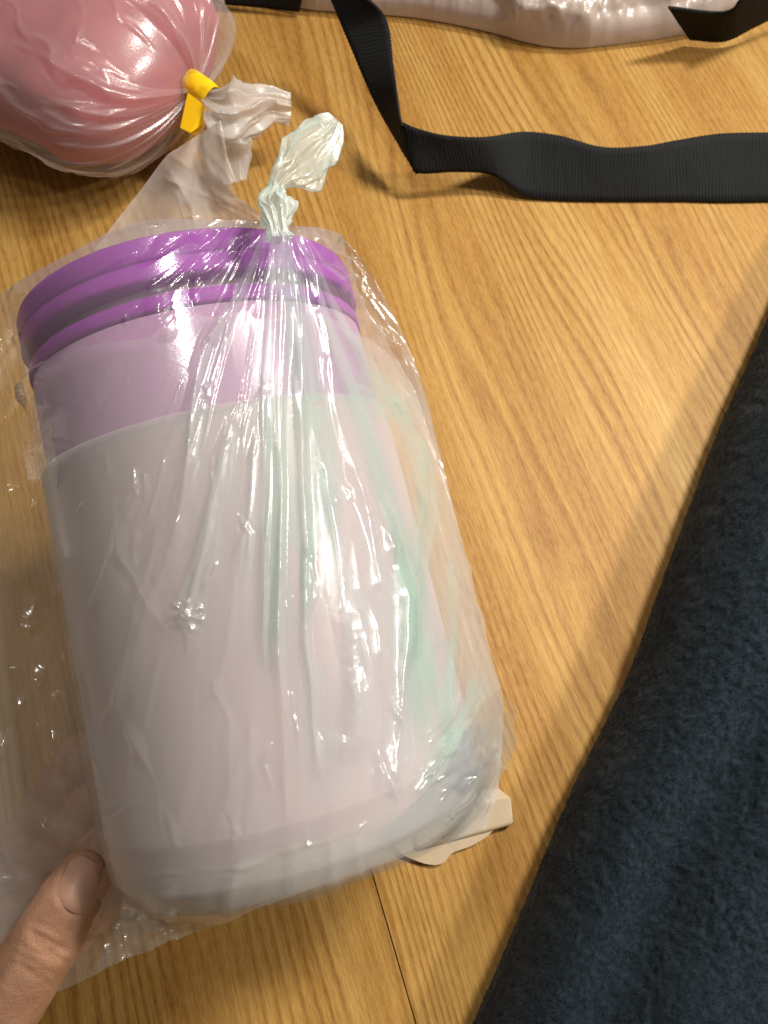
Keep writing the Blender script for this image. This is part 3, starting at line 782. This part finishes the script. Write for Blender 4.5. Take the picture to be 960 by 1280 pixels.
def wedge(name, front, ridge, back, zr, mat, parent, bev):
    """block with a ridge line along the top: three rows of floor pixels"""
    f0, f1 = [at_z(*p, 0.0) for p in front]; r0, r1 = [at_z(*p, zr) for p in ridge]; b0_, b1_ = [at_z(*p, zr * .75) for p in back]
    dn = lambda p: np.array([p[0], p[1], 0.0])
    zf = np.array([0, 0, zr * 0.8])
    V = [f0 + zf, f1 + zf, r1, r0, b1_, b0_, dn(f0), dn(f1), dn(b1_), dn(b0_)]
    F = [(0, 1, 2, 3), (3, 2, 4, 5), (6, 7, 1, 0), (5, 4, 8, 9), (0, 3, 5, 9, 6), (1, 7, 8, 4, 2), (6, 9, 8, 7)]
    o = mesh_from(name, V, F, mat, parent, smooth=False)
    m = o.modifiers.new("bevel", 'BEVEL'); m.width = bev; m.segments = 4
    return o
wedge("arm", [(520, 1062), (640, 1030)], [(515, 1016), (641, 997)], [(520, 1000), (622, 984)], 0.008, M['beige'], clip, 0.0018)
box_from("foot", [(490, 1030), (618, 1022), (612, 1040), (590, 1055), (566, 1064), (553, 1077), (538, 1079), (518, 1073), (500, 1062)], 0.0035, 0.0, M['beige'], clip, 0.0016)

# ------------------------------------------------------------------ bag with black webbing strap at the top
tote = thing("wrapped_tote", "film wrapped tote with black webbing straps at the top of the picture", "tote bag", at_z(650, -60, 0))
edge_k = [(0, 250, -40), (.14, 330, 2), (.22, 378, 14), (.32, 440, 20), (.42, 520, 26), (.52, 600, 41), (.62, 690, 62), (.70, 760, 60), (.80, 860, 46), (.88, 910, 30), (1, 1010, -10)]
nu, nv = 460, 200
uu2, vv2 = np.meshgrid(np.linspace(0, 1, nu), np.linspace(0, 1, nv), indexing='xy')
E = smooth_keys(edge_k, uu2)
EP = at_z(E[..., 0], E[..., 1], 0.002)
back = vv2 * 0.22
hgt = 0.055 * np.sqrt(np.maximum(1 - (1 - np.clip(vv2 / 0.35, 0, 1)) ** 2, 0)) * np.clip(np.minimum(uu2, 1 - uu2) * 8, 0.05, 1) ** .5
rel = 0.0050 * crumple(uu2 * 14 + vv2 * 3, vv2 * 8, 33) + 0.0022 * crumple(uu2 * 40 + vv2 * 8, vv2 * 22, 34) + 0.0009 * crumple(uu2 * 100, vv2 * 50, 35)
Pt = EP + np.array([0.0, 1.0, 0]) * back[..., None] + np.array([0, 0, 1.0]) * (hgt + 0.002)[..., None]
Pt = Pt + facing_cam(Pt, normals(Pt)) * (rel * np.clip(vv2 * 30, .12, 1))[..., None]
Pt[..., 2] = np.maximum(Pt[..., 2], 0.001)
mesh_from("body", Pt - np.array([0, -0.004, 0.003]), grid_faces(nv, nu), M['parcel'], tote)
mesh_from("film", Pt, grid_faces(nv, nu), M['totefilm'], tote)
def strap(name, ea, eb, n=900, rib=0.00035, pitch=0.0024, thick=0.0014, parent=None):
    """webbing between two edge curves; each key (t, px, py, z)"""
    t = np.linspace(0, 1, n)
    A_, B_ = smooth_keys(ea, t), smooth_keys(eb, t)
    PA, PB_ = at_z(A_[:, 0], A_[:, 1], A_[:, 2]), at_z(B_[:, 0], B_[:, 1], B_[:, 2])
    w = np.linspace(0, 1, 9)
    S = PA[:, None, :] * (1 - w[None, :, None]) + PB_[:, None, :] * w[None, :, None]
    Nn = facing_cam(S, normals(S))
    mc = S[:, 4]; arc = np.concatenate([[0], np.cumsum(np.linalg.norm(np.diff(mc, axis=0), axis=1))])
    skew = w[None, :] * 0.0035 + 0.0006 * vnoise(arc[:, None] * 60, w[None, :] * 3, 31)
    rbl = rib * (0.8 + 0.5 * vnoise(arc[:, None] * 55, w[None, :] * 2, 37)) * np.abs(np.sin((arc[:, None] + skew) / pitch * math.pi)) + 0.00012 * vnoise(arc[:, None] * 900, w[None, :] * 7, 3)
    top = S + Nn * (rbl)[..., None]; bot = S - Nn * (thick + rbl)[..., None]
    ex = (S[:, :1] - S[:, 1:2]); ex /= np.linalg.norm(ex, axis=-1, keepdims=True)
    amp_e = (0.0006 * np.abs(np.sin(arc / pitch * math.pi)))[:, None, None]
    e0 = S[:, :1] + ex * amp_e - Nn[:, :1] * thick * .5
    e1 = S[:, -1:] - ex * amp_e - Nn[:, -1:] * thick * .5
    loop = np.concatenate([e0, top, e1, bot[:, ::-1]], 1)
    return mesh_from(name, loop, grid_faces(n, loop.shape[1], True), M['webbing'], parent)
# hanging part coming down to the fold, then the length lying to the right
strap("strap", [(0, 455, -4, .075), (.2, 482, 24, .066), (.5, 491, 85, .050), (.85, 498, 145, .046), (1, 502, 158, .043)],
      [(0, 411, -6, .060), (.3, 438, 58, .050), (.6, 468, 128, .030), (.85, 496, 178, .024), (1, 520, 218, .019)], n=420, parent=tote)
strap("strap_length", [(0, 499, 152, .044), (.05, 520, 161, .043), (.12, 555, 170, .041), (.22, 605, 172, .037), (.33, 655, 165, .027), (.42, 700, 170, .027), (.52, 752, 184, .025), (.62, 805, 183, .025), (.72, 850, 175, .025), (.82, 905, 167, .026), (1, 1010, 166, .026)],
      [(0, 516, 214, .020), (.05, 530, 217, .019), (.12, 570, 215, .018), (.22, 615, 219, .015), (.33, 655, 243, .005), (.42, 700, 250, .002), (.52, 752, 251, .002), (.62, 805, 251, .002), (.72, 855, 251, .002), (.82, 905, 252, .002), (1, 1010, 250, .002)], parent=tote)
strap("side_strap", [(0, 835, 10, .040), (.25, 905, 16, .036), (.5, 930, -2, .050), (1, 1010, -40, .05)],
      [(0, 862, 50, .006), (.25, 905, 52, .006), (.5, 940, 36, .012), (1, 1010, 0, .02)], n=300, parent=tote)
strap("base_trim", [(0, 262, -50, .03), (.5, 320, -40, .03), (1, 384, -30, .03)],
      [(0, 262, 4, .006), (.5, 320, 9, .005), (1, 374, 15, .004)], n=200, parent=tote)

# ------------------------------------------------------------------ navy fleece at the right
FE = [(0, 1060, 210), (.12, 990, 330), (.22, 950, 420), (.36, 893, 550), (.5, 830, 720), (.62, 782, 850), (.75, 716, 985), (.88, 655, 1130), (1, 570, 1330), ]
nu, nv = 560, 420
fu, fv = np.meshgrid(np.linspace(0, 1, nu), np.linspace(0, 1, nv), indexing='xy')   # u across, v along the edge
EE = smooth_keys(FE, fv)
hz = 0.012 + 0.03 * fv
P0 = at_z(EE[..., 0], EE[..., 1], 0.004)
e_dir = P0[-1, 0] - P0[0, 0]; e_dir /= np.linalg.norm(e_dir)
q_dir = np.array([-e_dir[1], e_dir[0], 0]); q_dir = q_dir if q_dir[0] > 0 else -q_dir
Q = fu ** 1.6 * 0.30
H0 = 0.066 + 0.012 * fv
k = np.clip(Q / 0.078, 0, 1)
zz = H0 * np.sqrt(np.maximum(1 - (1 - k) ** 2.6, 0))
fold = 0.018 * np.exp(-((Q - 0.052 - 0.012 * np.sin(fv * 5)) / 0.017) ** 2) * np.clip((fv - 0.45) * 4, 0, 1)
bulge = 0.006 * fbm(Q * 14, fv * 5, 61, 3)
zz = zz - fold + bulge * np.clip(Q / 0.10, 0, 1) ** 2 * (3 - 2 * np.clip(Q / 0.10, 0, 1))
PFl = P0 + q_dir * Q[..., None] + np.array([0, 0, 1.0]) * zz[..., None]
NF = normals(PFl); NF = NF * np.sign(NF[..., 2:3] + 1e-9)
arcv = fv * 0.62
Qs = np.cumsum(np.concatenate([np.zeros((nv, 1)), np.linalg.norm(np.diff(PFl, axis=1), axis=2)], 1), 1)
tuft = (0.00022 + 0.00036 * np.clip((Qs - 0.03) / 0.05, 0, 1)) * 1.25 * fbm(Qs * 230 + 0.8 * fbm(Qs * 80, arcv * 80, 4, 2), arcv * 230 + 0.8 * fbm(Qs * 80, arcv * 80, 14, 2), 65, 3)
PFl = PFl + NF * tuft[..., None]
fle = mesh_from("fleece_leg", PFl, grid_faces(nv, nu), M['fleece'])  # rounded form is a sitting person's leg in navy fleece
tag(fle, "leg in dark navy fleece resting along the right side of the floor", "leg")
nfz = 200000
ri = rng.randint(0, nv - 1, nfz); rj = (rng.rand(nfz) ** 1.0 * (nu - 2)).astype(int)
b0 = PFl[ri, rj] + (PFl[ri + 1, rj] - PFl[ri, rj]) * rng.rand(nfz, 1) + (PFl[ri, rj + 1] - PFl[ri, rj]) * rng.rand(nfz, 1)
nb_ = NF[ri, rj]
lean = np.stack([vnoise(b0[:, 0] * 180, b0[:, 1] * 180, 7), vnoise(b0[:, 0] * 180, b0[:, 1] * 180, 8), 0 * b0[:, 0]], -1) + rng.normal(0, .30, (nfz, 3))
dirv = nb_ * 0.5 + lean * 1.0; dirv /= np.linalg.norm(dirv, axis=1, keepdims=True)
side = np.cross(dirv, rng.normal(0, 1, (nfz, 3))); side /= np.linalg.norm(side, axis=1, keepdims=True)
ln = rng.uniform(.0009, .0018, (nfz, 1)); wd = 0.00013
tri = np.stack([b0 - side * wd, b0 + side * wd, b0 + dirv * ln], 1).reshape(-1, 3)
nap = mesh_from("nap", tri, np.arange(nfz * 3).reshape(-1, 3), M['fleece'], fle, smooth=False)
nap["kind"] = "stuff"

# ------------------------------------------------------------------ hand holding the container
def skin_mat():
    m, nt = new_mat("skin")
    out = N(nt, 'ShaderNodeOutputMaterial'); b = N(nt, 'ShaderNodeBsdfPrincipled'); L(nt, b, 0, out, 0)
    tc = N(nt, 'ShaderNodeTexCoord')
    t = N(nt, 'ShaderNodeTexNoise', i_Scale=70.0, i_Detail=5.0); L(nt, tc, 'Object', t, 'Vector')
    r = ramp(nt, [(0.3, (0.34, 0.170, 0.100)), (0.55, (0.42, 0.225, 0.140)), (0.75, (0.48, 0.275, 0.175))])
    L(nt, t, 0, r, 0); L(nt, r, 0, b, 'Base Color')
    b.inputs['Roughness'].default_value = 0.5
    b.inputs['Subsurface Weight'].default_value = 0.2
    b.inputs['Subsurface Radius'].default_value = (1, .35, .2); b.inputs['Subsurface Scale'].default_value = 0.003
    v = N(nt, 'ShaderNodeTexVoronoi', i_Scale=1400.0); L(nt, tc, 'Object', v, 'Vector')
    n2 = N(nt, 'ShaderNodeTexNoise', i_Scale=900.0, i_Detail=3.0); L(nt, tc, 'Object', n2, 'Vector')
    s = math_n(nt, 'ADD', v.outputs[0], n2.outputs[0])
    bp = N(nt, 'ShaderNodeBump', i_Strength=0.35, i_Distance=0.0003); nt.links.new(s, bp.inputs['Height']); L(nt, bp, 0, b, 'Normal')
    return m
M['skin'] = skin_mat()
M['nail'] = solid("nail", (0.52, 0.30, 0.215), 0.40, 0.4, noise=0.10, nscale=120)
bm = bmesh.new()
def capsule(p, q, r0, r1, n=8):
    p, q = np.array(p, float), np.array(q, float)
    for i in range(n + 1):
        t = i / n
        c = p * (1 - t) + q * t; r = r0 * (1 - t) + r1 * t
        bmesh.ops.create_icosphere(bm, subdivisions=2, radius=float(r), matrix=Matrix.Translation(Vector(c)))
def chain(pts, radii, n=8):
    for a, b_, r0, r1 in zip(pts[:-1], pts[1:], radii[:-1], radii[1:]): capsule(a, b_, r0, r1, n)
TD = 0.282
th_pts = [at_d(103, 1092, TD + .001), at_d(88, 1122, TD - .001), at_d(60, 1172, TD - .001), at_d(20, 1238, TD + .004), at_d(-40, 1330, TD + .016), at_d(-95, 1440, TD + .034)]
chain(th_pts, [.0088, .0116, .0130, .0140, .0160, .0190], 14)
def around(a, deg, rr): 
    t = R(deg); return loc3(np.array(math.sin(t) * rr), np.array(a), np.array(math.cos(t) * rr))
fa = [0.160, 0.180, 0.200, 0.219]
kn = []
for i, a0 in enumerate(fa):
    rr = 0.0835
    lenf = [1.0, 1.06, 1.0, 0.86][i]
    degs = [-126, -126 - 24 * lenf, -126 - 44 * lenf, -126 - 60 * lenf]
    pts = [around(a0 + .016, degs[0], rr + .030), around(a0 + .008, degs[1], rr + .006), around(a0, degs[2], rr + .000), around(a0 - .002, degs[3], rr - .001)]
    rad = np.array([.0112, .0098, .0088, .0074]) * [1, 1.03, 1, .88][i]
    chain(pts, rad, 12); kn.append(pts[0])
wrist = at_d(-250, 1500, 0.345)
for i, kp in enumerate(kn):
    chain([kp, kp * 0.5 + wrist * 0.5, wrist + (kp - kn[1]) * 0.35], [.0125, .0160, .0190], 8)
chain([th_pts[-1], th_pts[-1] * .5 + wrist * .5, wrist], [.0190, .021, .021], 6)
chain([th_pts[4], kn[0] * .5 + wrist * .5], [.013, .015], 12)
fore = wrist + np.array([-0.13, -0.17, -0.02])
chain([wrist, fore], [.026, .036], 12)
hm = bpy.data.meshes.new("hand_raw"); bm.to_mesh(hm); bm.free()
ho = bpy.data.objects.new("hand_raw", hm); scene.collection.objects.link(ho)
rm = ho.modifiers.new("remesh", 'REMESH'); rm.mode = 'VOXEL'; rm.voxel_size = 0.0011
sm = ho.modifiers.new("smooth", 'SMOOTH'); sm.iterations = 14; sm.factor = 0.5
dg = bpy.context.evaluated_depsgraph_get()
ev = ho.evaluated_get(dg).to_mesh()
nvx = len(ev.vertices); co = np.empty(nvx * 3); ev.vertices.foreach_get("co", co); co = co.reshape(-1, 3)
no = np.empty(nvx * 3); ev.vertices.foreach_get("normal", no); no = no.reshape(-1, 3)
fc = [tuple(p.vertices) for p in ev.polygons]
ho.evaluated_get(dg).to_mesh_clear(); bpy.data.objects.remove(ho)
# thumb creases over the joint and the nail bed
pr = project(co)
front = (no @ (ORIG - co.mean(0)) > 0)
tx = np.array([-0.50, 0.866]); tp = np.array([0.866, 0.50]); ref = np.array([60.0, 1172.0])
al = (pr - ref) @ tx; ac = (pr - ref) @ tp
near = (np.abs(ac) < 75) & (np.abs(al) < 140) & (np.linalg.norm(co - th_pts[2], axis=1) < 0.045)
dep = np.zeros(nvx)
for c0, bow, am, w, lo_, hi_ in ((-9, .0040, .75, 3.4, -34, 18), (2, .0030, .9, 3.8, -30, 34), (12, .0022, .7, 3.6, -22, 40), (22, .0018, .45, 3.5, -36, 30), (-22, .003, .3, 3, -20, 26), (36, .001, .3, 4, -34, 36), (50, .001, .25, 4, -30, 40)):
    wob = 3.0 * vnoise(ac / 14.0, ac * 0 + c0, 12)
    d_ = al - (c0 + bow * ac ** 2 * 0.6 + wob)
    dep -= 0.75 * am * np.exp(-(d_ / w) ** 2) * np.clip((ac - lo_) / 10, 0, 1) * np.clip((hi_ - ac) / 10, 0, 1)
dep += 0.5 * np.exp(-((al - 8) / 26.0) ** 2) * np.exp(-(ac / 40.0) ** 2)
# lowered nail bed with a raised fold round it
nx = (pr - np.array([103.0, 1108.0])) @ tp; ny = (pr - np.array([103.0, 1108.0])) @ tx
rr_ = np.sqrt((nx / 29.0) ** 2 + (ny / 36.0) ** 2)
dep += 0.30 * np.exp(-((rr_ - 1.16) / 0.16) ** 2) * (ny > -12)
dep = dep * near * front
dep += 0.10 * fbm(pr[:, 0] / 9, pr[:, 1] / 9, 55, 3) * front
co2 = co + no * (dep * 0.001)[:, None]
hand_base = th_pts[2]
person = thing("person", "hand gripping the bag at the lower left corner, thumb in front", "person", hand_base)
ho2 = mesh_from("hand", co2, fc, M['skin'], person)
# nail plate
nu_, nv_ = 25, 29
a1, b1 = np.meshgrid(np.linspace(-1, 1, nu_), np.linspace(-1, 1, nv_), indexing='xy')
sq = np.where(b1 < 0, 1.0, np.sqrt(np.maximum(1 - (b1 * 0.97) ** 2.6, 0.02)))
tipw = np.where(b1 < -0.55, np.sqrt(np.maximum(1 - ((-b1 - 0.55) / 0.47) ** 2 * 0.75, 0.05)), 1.0)
na = a1 * 28.0 * sq * tipw; nbv = b1 * 34.0
npx = np.array([103.0, 1108.0])[None, None, :] + na[..., None] * tp + nbv[..., None] * tx
# depth: nearest hand vertex in view, then a smooth arch
fr_idx = np.where(near & front)[0]
dcam = (co2 - ORIG) @ np.array([0, SR, -CR])
A_ = np.stack([np.ones(len(fr_idx)), nx[fr_idx], ny[fr_idx], nx[fr_idx] ** 2, ny[fr_idx] ** 2, nx[fr_idx] * ny[fr_idx]], 1)
msk = (np.abs(nx[fr_idx]) < 27) & (np.abs(ny[fr_idx]) < 36)
if msk.sum() > 20:
    coef, *_ = np.linalg.lstsq(A_[msk], dcam[fr_idx][msk], rcond=None)
    nd = coef[0] + coef[1] * na + coef[2] * nbv + coef[3] * na ** 2 + coef[4] * nbv ** 2 + coef[5] * na * nbv
    nd = nd + 0.00010 - 0.00045 * (1 - a1 ** 2) * (1 - b1 ** 4) + 0.0010 * np.clip((b1 - 0.55) / 0.45, 0, 1) ** 2
    Pn = at_d(npx[..., 0], npx[..., 1], nd)
    nail = mesh_from("nail", Pn, grid_faces(nv_, nu_), M['nail'], ho2)
    nail.matrix_parent_inverse = Matrix.Identity(4) if False else (ho2.matrix_world.inverted() if False else Matrix.Identity(4))
    nail.matrix_parent_inverse = Matrix.Identity(4)
    so = nail.modifiers.new("solid", 'SOLIDIFY'); so.thickness = 0.0006
else:
    print("NAIL: no vertices", msk.sum())
print("VERTS", sum(len(o.data.vertices) for o in scene.objects if o.type == 'MESH'))
